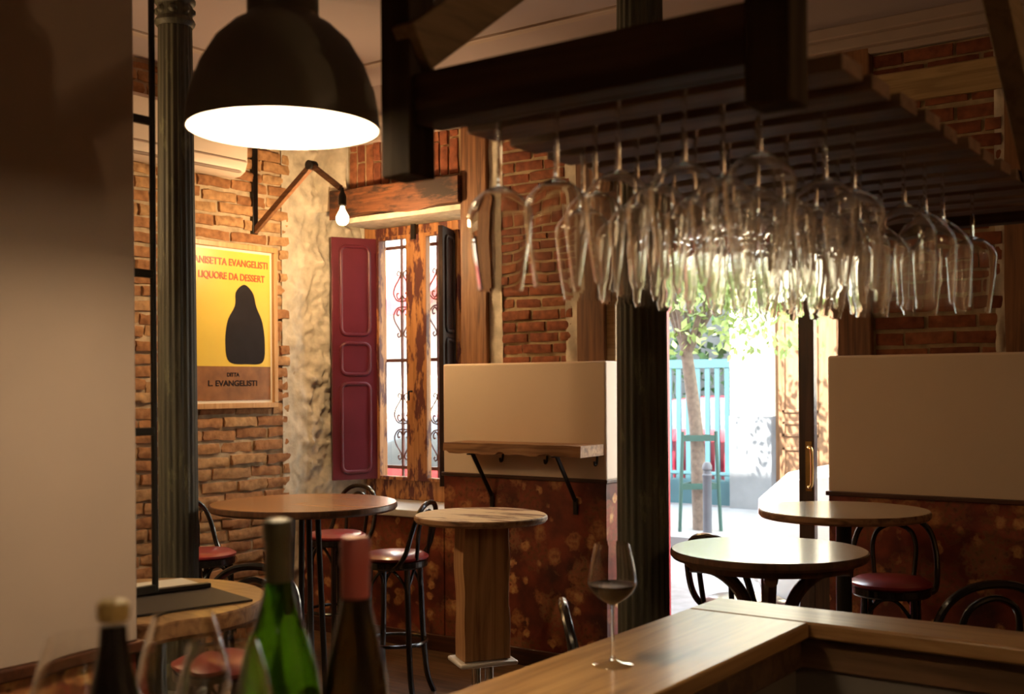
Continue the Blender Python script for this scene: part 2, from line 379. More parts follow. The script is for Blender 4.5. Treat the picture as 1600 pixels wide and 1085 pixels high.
b = B().box(-8, 2.2, -2.7, 6.15, -.12, 0); struct(b.build('floor', M['floor']))
b = B().box(-6.2, 2.2, -2.7, 6.15, HC, HC+.15); struct(b.build('ceiling', M['ceiling']))
# brick side wall with the poster
b = B().box(-6.0, -5.75, -2.5, 5.45, 0, HC, 0)
bricks(b, lambda a, z, o: (-5.75+o, a, z), 3.2, 5.38, .03, HC-.02, L=.27, Hh=.060, J=.020, dep=.012, out=.020, jit=1.8)
struct(b.build('wall_left', [M['mortar_l'], M['brick_l']], ang=1.0))
# rough stone and plaster corner beside the window
def rough(u, z, amp=.03): return (noise.fractal(Vector((u*5, z*5, 1.3)), .8, 2.1, 6)+.5*abs(noise.noise(Vector((u*15, z*13, 4)))))*amp
b = B()
def jamb(s, t):
    y = 5.32+(6.02-5.32)*s; z = .0+HC*t
    x = -5.735+max(0, y-5.5)*.16
    x += rough(y, z, .042)*min(1, s*6)*(1.4 if s > .3 else .7)
    return (x, y, z)
b.sheet(jamb, 60, 230)
def over(s, t):
    x = -5.76+.36*s; z = 2.86+(HC-2.86)*t
    return (x, 5.60+rough(x, z, .02), z)
b.sheet(over, 14, 24)
struct(b.build('wall_corner', M['plaster'], ang=1.2))
# outer wall behind: boxes round the openings
b = B()
b.box(-6.2, -5.6, 6.0, 6.15, 0, HC); b.box(-5.75, -4.40, 5.66, 6.15, 2.90, HC); b.box(-5.75, -4.49, 5.6, 6.15, 0, .80)
b.box(-4.45, -3.33, 5.66, 6.15, 0, HC); b.box(-3.35, -2.0, 5.66, 6.15, 2.66, HC); b.box(-2.03, 2.2, 5.66, 6.15, 0, HC)
b.box(-6.2, 2.2, 5.7, 6.15, HC, 9.3); b.box(-14, -6.2, 5.7, 6.15, -.1, 9.3); b.box(2.2, 12, 5.7, 6.15, -.1, 9.3)
struct(b.build('wall_back', M['outer_wall']))
# brick facing above the panels
b = B(); at = lambda a, z, o: (a, 5.64-o, z)
b.box(-5.42, -4.40, 5.64, 5.67, 2.98, HC, 0); bricks(b, at, -5.40, -4.44, 3.0, HC, L=.24, Hh=.06, J=.014, soldier=True, out=.016)
b.box(-4.24, -3.54, 5.64, 5.67, 1.7, HC, 0); bricks(b, at, -4.12, -3.62, 1.78, HC, L=.21, Hh=.052, J=.018, out=.015, jit=.6)
b.box(-1.86, -1.2, 5.64, 5.67, 1.7, HC, 0); bricks(b, at, -1.83, -1.24, 1.76, HC-.1, L=.24, Hh=.058, J=.018, out=.015, jit=.6)
b.box(-1.0, 2.0, 5.64, 5.67, 1.7, HC, 0); bricks(b, at, -1.0, 1.0, 1.76, HC-.1, L=.24, Hh=.058, J=.018, out=.015, jit=.6)
b.box(-3.35, -2.0, 5.64, 5.67, 2.66, HC, 0); bricks(b, at, -3.3, -2.02, 2.7, HC-.1, L=.24, Hh=.058, J=.018, out=.015, jit=.6)
struct(b.build('wall_brickwork', [M['mortar_b'], M['brick_b']], ang=1.0))
def rustic(x0, x1, y0, y1, z0, z1, name, m, axis=2, amp=.012):
    b = B(); n = 16
    def P(s, t):
        c = [(x0,y0),(x1,y0),(x1,y1),(x0,y1)] if axis == 2 else [(y0,z0),(y1,z0),(y1,z1),(y0,z1)]
        k = int(round(s*4)) % 4; p, q = c[k]
        if axis == 2:
            z = z0+(z1-z0)*t; return (p+noise.noise(Vector((k*3.1, z*2.2, x0)))*amp, q+noise.noise(Vector((k*5.1, z*2.6, x1)))*amp*.4, z)
        x = x0+(x1-x0)*t; return (x, p+noise.noise(Vector((k*3.1, x*2.2, z0)))*amp*.4, q+noise.noise(Vector((k*5.3, x*2.6, z1)))*amp)
    b.sheet(P, 4, n)
    o = len(b.v)
    b.f += [(0,1,2,3), (n*5, n*5+1, n*5+2, n*5+3)]; b.m += [0, 0]
    return struct(b.build(name, m, bevel=.008))
rustic(-4.42, -4.22, 5.60, 5.70, .9, HC, 'timber_post', M['post'])
rustic(-3.56, -3.37, 5.60, 5.70, .9, HC, 'timber_post', M['post'])
rustic(-2.01, -1.84, 5.60, 5.70, .9, HC, 'timber_post', M['post'])
rustic(-1.22, -1.02, 5.60, 5.70, .9, HC, 'timber_post', M['post'])
rustic(-5.52, -4.41, 5.56, 5.72, 2.80, 2.985, 'timber_lintel', M['lintel'], axis=0, amp=.035)
rustic(-1.85, -1.2, 5.60, 5.70, 3.02, 3.17, 'timber_lintel', M['ochre'], axis=0)
rustic(-3.38, -2.0, 5.58, 5.72, 2.62, 2.80, 'timber_lintel', M['lintel'], axis=0)
b = B().box(-5.5, -4.42, 5.62, 6.0, 2.765, 2.80); struct(b.build('trim_1', M['plaster']))
b = B()
b.sheet(lambda s, t: (-4.24+.12*s, 5.628+rough(s, t*2, .012), 1.75+(HC-1.75)*t), 5, 40); b.sheet(lambda s, t: (-3.66+.10*s, 5.628+rough(s+3, t*2, .012), 1.75+(HC-1.75)*t), 5, 40)
b.sheet(lambda s, t: (-1.27+.06*s, 5.628+rough(s+3, t*2, .012), 1.75+(HC-1.75)*t), 5, 40)
struct(b.build('wall_plaster_strips', M['plaster'], ang=1.2))
# boxed-in panels: white above, floral paper below
def panel(name, x0, x1, y0, y1):
    b = B().box(x0, x1, y0, y1, 1.112, 1.79, 0); struct(b.build(name, M['white_wall'], bevel=.012, seg=3))
    b = B().box(x0+.003, x1-.003, y0+.003, y1, .10, 1.112, 0); struct(b.build(name+'_paper', M['floral']))
panel('wall_pier', -4.49, -3.31, 5.5, 5.66)
panel('wall_right', -2.03, 2.0, 5.5, 5.66)
b = B().box(-3.40, -3.312, 5.66, 6.0, 1.112, 1.79, 0); struct(b.build('wall_pier_side', M['white_wall']))
struct(B().box(-3.40, -3.318, 5.62, 6.0, 1.79, 2.64).build('trim_8', M['ochre'], bevel=.004))
b = B().box(-3.40, -3.315, 5.66, 6.0, .0, 1.112, 0); struct(b.build('wall_pier_side_paper', M['floral']))
b = B().box(-5.74, -4.493, 5.5, 5.6, .10, .822); struct(b.build('wall_window_paper', M['floral']))
b = B().box(-5.74, -4.495, 5.475, 6.0, .822, .868); struct(b.build('trim_2', M['sill'], bevel=.006))
b = B().box(-4.50, -3.30, 5.488, 5.66, 1.098, 1.120); struct(b.build('trim_3', M['dado'], bevel=.004))
b = B().box(-2.04, 2.0, 5.488, 5.66, 1.098, 1.120); struct(b.build('trim_4', M['dado'], bevel=.004))
b = B().box(-5.74, -3.305, 5.485, 5.6, 0, .10).box(-2.035, 2.0, 5.485, 5.6, 0, .10); struct(b.build('baseboard_back', M['dado'], bevel=.004))
# white wall end close to the viewer
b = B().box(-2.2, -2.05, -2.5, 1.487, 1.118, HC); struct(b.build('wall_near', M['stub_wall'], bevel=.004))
b = B().box(-2.197, -2.053, -2.5, 1.484, .1, 1.10); struct(b.build('wall_near_paper', M['floral']))
b = B().box(-2.212, -2.038, -2.5, 1.499, 1.094, 1.119).box(-2.212, -2.038, -2.5, 1.499, 0, .1); struct(b.build('trim_5', M['dado'], bevel=.004))
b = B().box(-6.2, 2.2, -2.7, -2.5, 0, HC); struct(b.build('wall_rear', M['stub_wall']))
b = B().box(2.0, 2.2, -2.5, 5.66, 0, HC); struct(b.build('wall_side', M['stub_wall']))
# ceiling mouldings
b = B()
for y0, z0 in ((5.50, 3.36), (5.55, 3.31), (5.60, 3.28)): b.box(-5.4, 2.0, y0, 5.66, z0, z0+.06)
struct(B().box(-5.75, 2.0, 5.52, 5.66, 3.42, HC).build('wall_bulkhead', M['ceiling']))
struct(b.build('trim_6', M['mould'], bevel=.008))
b = B().box(-5.36, -5.30, -2.0, 5.15, HC-.018, HC+.01).box(-5.36, 1.6, 5.10, 5.16, HC-.018, HC+.01); struct(b.build('trim_7', M['mould'], bevel=.006))

# ------------------------------------------------------------------ window with shutters and grille
win = struct(thing('window_1', None, None, (0,0,0)))
b = B(); fr = (-5.58, -4.60)
b.box(fr[0], -5.44, 5.96, 6.04, .87, 2.86); b.box(-4.78, fr[1], 5.96, 6.04, .87, 2.86)
b.box(-5.44, -4.78, 5.96, 6.04, 2.70, 2.86); b.box(-5.44, -4.78, 5.96, 6.04, .87, 1.005)
b.box(-5.44, -4.78, 5.945, 5.97, 2.765, 2.79)
b.build('window_frame', M['old_frame'], win, bevel=.006)
for x0, x1 in ((-5.44, -5.075), (-5.075, -4.71)):
    inner = (x0+.025, -5.165) if x0 < -5.2 else (-4.985, x1-.02)
    b = B().box(x0, inner[0], 5.93, 5.98, 1.005, 2.70).box(inner[1], x1, 5.93, 5.98, 1.005, 2.70)
    b.box(inner[0], inner[1], 5.93, 5.98, 2.675, 2.70).box(inner[0], inner[1], 5.93, 5.98, 1.005, 1.03)
    b.build('sash', M['old_frame'], win, bevel=.004)
    B().box(inner[0], inner[1], 5.953, 5.957, 1.03, 2.675).build('pane', M['pane'], win)
B().tube([(-5.093, 5.905, 1.62), (-5.093, 5.87, 1.62), (-5.093, 5.87, 1.56)], .008).build('bolt', M['iron'], win)
B().box(-5.105, -5.07, 5.915, 5.93, 2.66, 2.84).build('latch_plate', M['iron'], win)
def leaf(w, ht, panels, m, name):
    """a shutter leaf, hinge edge at x = 0, with raised fields"""
    b = B().box(0, w, -.016, .016, 0, ht)
    for z0, z1 in panels:
        for sg in (-1, 1):
            pts = []; x0, x1 = w*.19, w*.81; r = w*.13
            for cx, cz, a0 in ((x1-r, z1-r, 0), (x0+r, z1-r, 90), (x0+r, z0+r, 180), (x1-r, z0+r, 270)):
                for k in range(5):
                    t = math.radians(a0+k*22.5); pts.append((cx+r*math.cos(t), sg*.017, cz+r*math.sin(t)))
            b.tube(pts, .014, 8, closed=True)
    o = b.build(name, m, win, bevel=.003); return o
PAN = [(.055, .67), (.735, .95), (1.01, 1.625)]
o = leaf(.335, 1.685, PAN, M['burgundy'], 'shutter'); o.location = (-5.455, 5.955, 1.007); o.rotation_euler = (0, 0, math.atan2(-.29, -.15)); o['label'] = 'burgundy panelled shutter'
o = leaf(.30, 1.685, PAN, M['shaded_shutter'], 'shutter'); o.location = (-4.765, 5.955, 1.007); o.rotation_euler = (0, 0, math.atan2(-.275, .115)); o['label'] = 'backlit panelled shutter, its shade put into the colour'
for z in (1.2, 1.9, 2.5): B().box(-5.462, -5.446, 5.925, 5.955, z, z+.09).build('hinge', M['burgundy'], win)
b = B()
for z in (1.08, 1.84, 2.645): b.box(-5.57, -4.6, 6.105, 6.125, z-.012, z+.012)
for x in (-5.36, -5.03, -4.70): b.box(x-.008, x+.008, 6.107, 6.123, .9, 2.85)
b.build('grille', M['grille'], win)
for x in (-5.36, -5.03, -4.70):
    b = B()
    for zc in (1.37, 2.24):
        for s in (-1, 1):
            for t in (-1, 1):
                p = [(.030, .075), (.045, .080), (.050, .055), (.028, .035), (.008, .06)], [(.008, .02), (.05, .03), (.080, .075), (.068, .125), (.028, .18), (.014, .215), (.034, .236), (.046, .216), (.034, .205)]
                for q in p: b.tube(smoothpts([(x+s*a, 6.115, zc+t*c) for a, c in q], 4), .0055, 6)
    b.build('scrollwork', M['grille'], win)

# ------------------------------------------------------------------ street door
dr = struct(thing('door_1', None, None, (0,0,0)))
B().box(-3.33, -3.26, 6.0, 6.17, 0, 2.62).box(-2.10, -2.03, 5.9, 6.15, 0, 2.62).box(-3.33, -2.03, 6.0, 6.15, 2.56, 2.62).build('door_frame', M['red_frame'], dr, bevel=.006)
b = B().box(-2.32, -2.235, 5.85, 5.90, .02, 2.54).box(-2.10, -2.05, 5.85, 5.90, .02, 2.54).box(-2.235, -2.10, 5.85, 5.90, .02, .78).box(-2.235, -2.10, 5.85, 5.90, 2.46, 2.54)
b.build('door_leaf', M['door_dark'], dr, bevel=.004)
B().box(-2.235, -2.10, 5.872, 5.876, .78, 2.46).build('door_pane', M['pane'], dr)
B().tube(smoothpts([(-2.262, 5.85, 1.315), (-2.245, 5.80, 1.315), (-2.225, 5.79, 1.29), (-2.225, 5.79, 1.13), (-2.245, 5.80, 1.105), (-2.262, 5.85, 1.105)], 5), .009).box(-2.28, -2.245, 5.843, 5.851, 1.08, 1.345).build('door_handle', M['brass'], dr)

# ------------------------------------------------------------------ iron columns
def column(x, y, label):
    t = thing('iron_column', label, 'column', (x, y, 0), kind='thing')
    n = 96
    flute = lambda a, z: 1-.055*(.5+.5*math.cos(a*20))
    b = B().lathe([(.092, .36), (.0905, 1.2), (.087, 2.2), (.078, 3.34)], n, fn=flute); b.build('shaft', M['column'], t, ang=1.2)
    B().lathe([(0, 0), (.15, 0), (.15, .12), (.135, .14), (.145, .17), (.145, .21), (.125, .23), (.118, .30), (.105, .33), (.10, .37), (0, .37)], 48).build('base', M['column'], t)
    b = B().lathe([(0, 3.33), (.080, 3.33), (.088, 3.34), (.093, 3.352), (.088, 3.365), (.080, 3.375), (.080, 3.43), (.086, 3.434), (.094, 3.446), (.094, 3.458), (.086, 3.47), (.09, 3.50), (.115, 3.54), (.13, 3.565), (.13, HC), (0, HC)], 48)
    for k in range(8):
        a = 2*PI*k/8; b.lathe([(0, .016), (.010, .014), (.016, .006), (.022, 0), (0, -.004)], 10, (0, 0, 0))
        m = len(b.v)-41+0
        q = Matrix.Rotation(a, 4, 'Z') @ Matrix.Translation((.079, 0, 3.403)) @ Matrix.Rotation(PI/2, 4, 'Y')
        cnt = 1+10*3+1
        for i in range(len(b.v)-cnt, len(b.v)): b.v[i] = tuple(q @ Vector(b.v[i]))
    b.build('capital', M['column'], t)
column(-4.36, 3.39, 'fluted dark green iron column standing before the poster and brick wall')
column(-1.97, 3.52, 'fluted dark iron column beside the open street door, behind the wine glass')

# iron frame fixed at the end of the white wall
t = thing('iron_ladder', 'tall black iron ladder fixed against the end of the white wall', 'frame', (-2.16, 1.5, 0))
# flat bars, standing just clear of the wall end
def lb(n, *a): return B().box(*a).build(n, M['frame_iron'], t, bevel=.002)
lb('upright', -.006, .006, .109, .120, 1.19, HC); lb('upright', -.007, .007, -.011, .003, 1.19, HC)
for z in (1.19, 1.545, 1.90, 2.245, 2.6, 2.95): lb('rung', -.007, .007, -.0, .112, z, z+.018)
for z in (1.66, 2.36): lb('wall_tab', -.018, .018, -.0125, -.006, z, z+.05)

# ------------------------------------------------------------------ things on the brick wall
t = thing('framed_poster', 'yellow poster with red lettering and a dark shape in a pale wooden frame', 'poster', (-5.715, 4.87, 1.52))
hw, hh = .37, 1.06
b = B()
for a in ((-hw, hw, 0, .035), (-hw, hw, hh-.035, hh), (-hw, -hw+.035, .035, hh-.035), (hw-.035, hw, .035, hh-.035)): b.box(-.012, .026, *a)
b.build('frame', M['poster_frame'], t, bevel=.003)
B().box(-.01, .004, -hw+.03, hw-.03, .03, hh-.03).build('mount', M['paper_white'], t)
B().box(.004, .006, -hw+.052, hw-.052, .052, hh-.052).build('print', M['paper_yellow'], t)
def blob(pts, x0, x1, name, m, par=t):
    p = smoothpts([(0, a, c) for a, c in pts], 6, True); n = len(p); b = B()
    b.add([(x0, q.y, q.z) for q in p]+[(x1, q.y, q.z) for q in p], [tuple(range(n)), tuple(range(2*n-1, n-1, -1))]+[(i, (i+1) % n, n+(i+1) % n, n+i) for i in range(n)]); return b.build(name, m, par)
blob([(-.03,.30),(.12,.285),(.25,.30),(.27,.42),(.25,.56),(.20,.66),(.17,.75),(.10,.80),(.03,.75),(.02,.66),(-.04,.56),(-.06,.42)], .006, .0075, 'printed_shape', M['ink_dark'])
B().box(.006, .007, -hw+.052, hw-.052, .052, .27).build('printed_band', M['ink_brown'], t)
def words(txt, y, z, size, m, name='lettering', width=None):
    c = bpy.data.curves.new(name, 'FONT'); c.body = txt; c.size = size; c.align_x = 'CENTER'; c.extrude = .0008; c.offset = .0012
    o = bpy.data.objects.new('tmp', c); COL.objects.link(o)
    bpy.context.view_layer.update()
    me = bpy.data.meshes.new_from_object(o.evaluated_get(bpy.context.evaluated_depsgraph_get())); COL.objects.unlink(o)
    me.materials.clear(); me.materials.append(m)
    q = bpy.data.objects.new(name, me); COL.objects.link(q); q.parent = t
    sx = 1
    if width: sx = width/max(1e-3, max(v.co.x for v in me.vertices)-min(v.co.x for v in me.vertices))
    q.matrix_local = Matrix.Translation((.0085, y, z)) @ Matrix(((0,0,1,0),(1,0,0,0),(0,1,0,0),(0,0,0,1))) @ Matrix.Diagonal((sx,1,1,1))
    return q
words('ANISETTA EVANGELISTI', 0, .915, .062, M['ink_red'], width=.60)
words('LIQUORE DA DESSERT', 0, .825, .062, M['ink_red'], width=.54)
words('DITTA', 0, .205, .035, M['ink_dark']); words('L. EVANGELISTI', 0, .145, .05, M['ink_dark'], width=.40)

def bracket_lamp(label, loc, watt, rz=0):
    t = thing('bracket_lamp', label, 'lamp', loc, rz)
    B().box(0, .03, -.022, .022, -.02, .55).build('wall_bar', M['iron'], t, bevel=.003)
    B().beam((.02, 0, .0), (.55, 0, .37), .03, .04).build('arm', M['arm'], t, bevel=.003)
    B().beam((.545, 0, .375), (.80, 0, .20), .026, .034).build('arm', M['arm'], t, bevel=.003)
    B().tube([(.55, -.03, .37), (.55, .03, .37)], .03, 12).build('joint', M['iron'], t)
    B().lathe([(0,.09),(.012,.09),(.02,.075),(.026,.06),(.026,.01),(.018,0),(0,0)], 16, (.815, 0, .085)).tube([(.815,0,.17),(.81,0,.20)], .012).build('socket', M['iron'], t)
    B().lathe([(.013,.0),(.014,-.02),(.026,-.042),(.038,-.066),(.040,-.085),(.034,-.105),(.018,-.118),(0,-.121)], 20, (.815, 0, .09)).build('bulb', M['bulb'], t)
    pl = bpy.data.lights.new('bracket_bulb_light', 'POINT'); pl.energy = watt; pl.color = (1,.64,.30); pl.shadow_soft_size = .04
    po = bpy.data.objects.new('bracket_bulb_light', pl); COL.objects.link(po); po.parent = t; po.location = (.815, 0, -.09)
bracket_lamp('bare glowing bulb on a jointed wooden bracket above the poster', (-5.75, 5.08, 2.68), BULB_WATT)
bracket_lamp('unseen bare bulb on a jointed bracket, added to warm the white panels', (-5.75, 2.3, 2.68), 0.9*BULB_WATT)  # unseen lamp, added to light the white panels warmly
bracket_lamp('unseen bare bulb on the side wall, added to lift the near wall', (2.0, 1.7, 2.5), 0.22*BULB_WATT, PI)  # out of view, added for light on the near wall's top and ceiling

t = thing('air_conditioner', 'white wall-mounted air conditioner with rounded corners high on the brick wall', 'air conditioner', (-5.712, 4.0, 2.97))
b = B()
prof = [(0,.03),(.10,.0),(.17,.005),(.215,.03),(.235,.08),(.24,.34),(.22,.37),(0,.38)]
b.sheet(lambda s, u: (prof[min(7, int(round(s*7)))][0], -.35+1.16*u, prof[min(7, int(round(s*7)))][1]), 7, 1)
b.f += [tuple(range(8)), tuple(range(15, 7, -1))]; b.m += [0, 0]
b.build('casing', M['ac'], t, bevel=.02, seg=4)
B().box(.2, .243, -.33, .79, .085, .092).box(.19, .225, -.3, .76, .02, .03).build('louvre', M['mould'], t)

# ------------------------------------------------------------------ folding shelf on the pier
t = thing('wall_shelf', 'rustic thick wooden shelf on black iron brackets under the white panel', 'shelf', (-3.807, 5.5, 1.258))
b = B(); n = 40; rows = []
for i in range(n+1):
    x = -.483+.966*i/n
    dz = .012*noise.noise(Vector((x*9, 1, 0))) + (.014 if .40 < i/n < .47 or i/n < .03 else 0) + (.010 if .72 < i/n < .80 else 0)
    fy = -.25+.006*noise.noise(Vector((x*7, 4, 0)))
    rows.append([(x, fy, dz), (x, -.002, .0), (x, -.002, .062), (x, fy+.004, .062+.003*noise.noise(Vector((x*12, 2, 0))))])
vs = [p for r in rows for p in r]; fs = [(0,1,2,3), (n*4+3, n*4+2, n*4+1, n*4)]
for i in range(n):
    for k in range(4): fs.append((i*4+k, i*4+(k+1) % 4, (i+1)*4+(k+1) % 4, (i+1)*4+k))
b.add(vs, fs); b.build('board', M['shelf'], t, ang=.5)
for x in (-.30, .295):
    b = B().beam((x, -.20, .0), (x, -.012, -.265), .026, .012, up=(1,0,0)).beam((x, -.010, -.25), (x, -.010, -.345), .026, .012, up=(0,1,0)).beam((x, -.24, -.004), (x, -.0, -.004), .026, .008)
    b.build('bracket', M['iron'], t, bevel=.002)
for x in (-.22, .10, .44): B().tube(smoothpts([(x, -.004, -.005), (x, -.012, -.05), (x, -.03, -.055), (x, -.035, -.035)], 4), .007).build('hook', M['frame_iron'], t)

# ------------------------------------------------------------------ stools
def make_stool(label):
    t = thing('bistro_stool', label, 'stool', group='black bentwood bar stools')
    sh = .735
    B().lathe([(0, sh), (.165, sh), (.178, sh+.010), (.178, sh+.020), (.15, sh+.036), (.08, sh+.043), (0, sh+.044)], 36).build('seat', M['seat_red'], t)
    B().lathe([(.10, sh-.038), (.168, sh-.038), (.174, sh-.03), (.174, sh-.001), (.16, sh-.001), (.10, sh-.001), (.10, sh-.038)], 36).build('seat_rim', M['stool_black'], t)
    for k in range(4):
        a = PI/4+k*PI/2; c, s = math.cos(a), math.sin(a)
        p = [(.145, sh-.01), (.150, .60), (.158, .40), (.170, .22), (.188, .09), (.225, 0.0)]
        B().tube(smoothpts([(c*r, s*r, z) for r, z in p], 5), [.016]*16+[.0155]*5+[.015]*5, 10).build('leg', M['stool_black'], t)
    B().tube([(.166*math.cos(a*PI/20), .166*math.sin(a*PI/20), .30) for a in range(40)], .010, 8, closed=True).build('foot_ring', M['stool_black'], t)
    for k in range(4):
        a0 = PI/4+k*PI/2; a1 = a0+PI/2; am = (a0+a1)/2
        P = lambda a, r, z: (math.cos(a)*r, math.sin(a)*r, z)
        B().tube(smoothpts([P(a0, .145, .56), P(a0+.12, .142, .62), P(a0+.45, .125, sh-.055), P(am, .115, sh-.042), P(a1-.45, .125, sh-.055), P(a1-.12, .142, .62), P(a1, .145, .56)], 4), .0085, 8).build('brace', M['stool_black'], t)
    side = [(.150, -.03, sh-.03), (.184, -.075, sh-.015), (.190, -.125, sh+.05), (.182, -.155, sh+.15), (.152, -.178, sh+.24), (.088, -.19, sh+.290)]
    B().tube(smoothpts([(-x, y, z) for x, y, z in side]+[(0, -.194, sh+.304)]+side[::-1], 6), .0135, 10).build('back_hoop', M['stool_black'], t)
    side = [(.085, -.150, sh+.01), (.092, -.158, sh+.08), (.095, -.168, sh+.17), (.070, -.180, sh+.232)]
    B().tube(smoothpts([(-x, y, z) for x, y, z in side]+[(0, -.185, sh+.260)]+side[::-1], 6), .011, 10).build('inner_hoop', M['stool_black'], t)
    return t
STOOLS = [((-4.05, 4.55), (.934, .364), 'black bentwood stool with sunlit red seat beside the wooden post table'),
    ((-4.92, 4.99), (.11, .99), 'black bentwood stool with red seat under the window, behind the largest round table'),
    ((-4.98, 4.03), (-1.0, .02), 'black bentwood stool with dark red seat by the brick wall under the poster'),
    ((-1.62, 5.17), (-.21, .98), 'black bentwood stool with red seat against the floral wall under the white panel'),
    ((-.965, 3.79), (.7, -.71), 'black bentwood stool showing only its double hoop above the counter corner'),
    ((-1.96, 4.36), (-.4, -.9), 'black bentwood stool in the doorway light behind the bistro table'),
    ((-1.60, 2.79), (-.812, -.584), 'black bentwood stool with its hoop seen edge-on behind the filled wine glass'),
    ((-2.93, 2.46), (-.31, .95), 'black bentwood stool low behind the empty glasses, beyond the menu table')]
st0 = None
for (x, y), bd, lab in STOOLS:
    if st0 is None: st0 = o = make_stool(lab)
    else: o = copy_tree(st0)
    o['label'] = lab; o.location = (x, y, 0); o.rotation_euler = (0, 0, math.atan2(bd[0], -bd[1]))

# ------------------------------------------------------------------ tables, all bar height
TZ = 1.10
def disc(b, r, z0, z1, fn=None, mi_top=0, mi_edge=1, n=72):
    b.lathe([(0, z1), (r-.006, z1)], n, fn=fn, mi=mi_top)
    b.lathe([(r-.006, z1), (r-.001, z1-.004), (r, z1-.012), (r, z0+.01), (r-.008, z0), (0, z0)], n, fn=fn, mi=mi_edge)
t = thing('round_table', 'large round honey wood bar table with a dark edge near the window', 'table', (-4.0, 3.85, 0), group=None)
b = B(); disc(b, .445, TZ-.034, TZ, fn=lambda a, z: 1+.012*math.cos(3*a+.5)); b.build('table_top', [M['top_honey'], M['edge_dark']], t)
for k in range(4):
    a = PI/4+k*PI/2+.3; B().tube([(.06*math.cos(a), .06*math.sin(a), TZ-.04), (.10*math.cos(a), .10*math.sin(a), .05), (.11*math.cos(a), .11*math.sin(a), .025)], .014, 12).build('leg', M['iron'], t)
B().lathe([(0,.0),(.26,0),(.26,.012),(.24,.025),(.05,.03),(0,.03)], 40).build('base', M['iron'], t)
B().lathe([(0,TZ-.05),(.18,TZ-.05),(.18,TZ-.034),(0,TZ-.034)], 32).build('top_flange', M['iron'], t)

t = thing('post_table', 'small worn round table on a thick reclaimed timber post', 'table', (-2.97, 3.89, 0))
b = B(); disc(b, .29, TZ-.028, TZ, fn=lambda a, z: 1+.02*math.cos(2*a+1)+.012*math.cos(3*a)); b.build('table_top', [M['top_worn'], M['shelf']], t)
b = B()
def pst(s, u):
    c = [(-.098,-.07),(.105,-.07),(.105,.075),(-.098,.075)]; k = int(round(s*4)) % 4; z = .485+(TZ-.028-.485)*u
    return (c[k][0]+.010*noise.noise(Vector((k*4, z*5, 0)))+(.004 if k in (1,2) and z < .70 else 0), c[k][1]+.006*noise.noise(Vector((k*4, z*6, 7))), z)
b.sheet(pst, 4, 28); b.f += [(0,1,2,3), (140,141,142,143)]; b.m += [0,0]
b.build('timber_post', M['beam_post'], t, rz=TH+.35, bevel=.008)
B().box(-.125, .132, -.098, .102, .463, .483).build('plate', M['plate'], t, rz=TH+.35, bevel=.008)
for x in (-.025, .03): B().tube([(x, 0, .02), (x, 0, .464)], .019, 16).build('chrome_tube', M['chrome'], t, rz=TH)
B().lathe([(0,0),(.24,0),(.24,.01),(.20,.022),(0,.024)], 40).build('base', M['chrome'], t)

t = thing('bistro_table', 'round varnished bistro table on flared dark legs, shining in the doorway light', 'table', (-1.53, 3.585, 0))
b = B(); disc(b, .325, TZ-.03, TZ); b.build('table_top', [M['top_bistro'], M['edge_dark']], t)
B().lathe([(0,TZ-.055),(.275,TZ-.055),(.28,TZ-.03),(0,TZ-.03)], 48).build('apron', M['edge_dark'], t)
for k in range(4):
    a = PI/4+k*PI/2-.35; c, s = math.cos(a), math.sin(a)
    B().tube(smoothpts([(c*r, s*r, z) for r, z in ((.26,TZ-.062),(.17,TZ-.075),(.09,TZ-.15),(.055,TZ-.28),(.05,.6),(.06,.35),(.12,.16),(.22,.06),(.27,.02))], 6), .022, 10).build('leg', M['edge_dark'], t)
B().lathe([(0,.40),(.075,.40),(.075,.44),(0,.44)], 24).build('collar', M['edge_dark'], t)

t = thing('pedestal_table', 'round wooden table on one black pole beside the floral wall and doorway', 'table', (-1.74, 4.90, 0))
b = B(); disc(b, .365, TZ-.034, TZ); b.build('table_top', [M['top_bistro'], M['shelf']], t)
B().tube([(0,0,.02),(0,0,TZ-.034)], .034, 20).build('pole', M['iron'], t)
B().lathe([(0,0),(.062,0),(.062,.012),(.045,.03),(0,.03)], 40).build('base', M['iron'], t)

t = thing('menu_table', 'round pale wooden table holding the open menu beside the white wall', 'table', (-2.54, 1.83, 0))
b = B(); disc(b, .34, TZ-.048, TZ); b.build('table_top', [M['top_light'], M['shelf']], t)
B().lathe([(.075,.03),(.075,TZ-.05)], 64, fn=lambda a, z: 1-.06*(.5+.5*math.cos(a*14))).build('pole', M['column'], t, ang=1.2)
B().lathe([(0,0),(.25,0),(.25,.012),(.11,.035),(.09,.06),(0,.06)], 40).build('base', M['iron'], t)
# menu folder and its page
t = thing('menu_folder', 'open black leather menu folder lying on the pale round table', 'menu', (-2.50, 2.05, TZ), rz=math.radians(75.5))
B().box(-.36, 0, -.25, -.004, 0, .006).build('cover', M['leather'], t, bevel=.002)
B().box(-.36, 0, .0, .165, 0, .006).build('back_cover', M['leather'], t, bevel=.002)
B().box(-.35, -.015, .012, .155, .006, .012).build('page', M['paper_white'], t)
B().box(-.36, -.004, -.014, .012, .006, .018).build('clasp', M['iron'], t, bevel=.003)

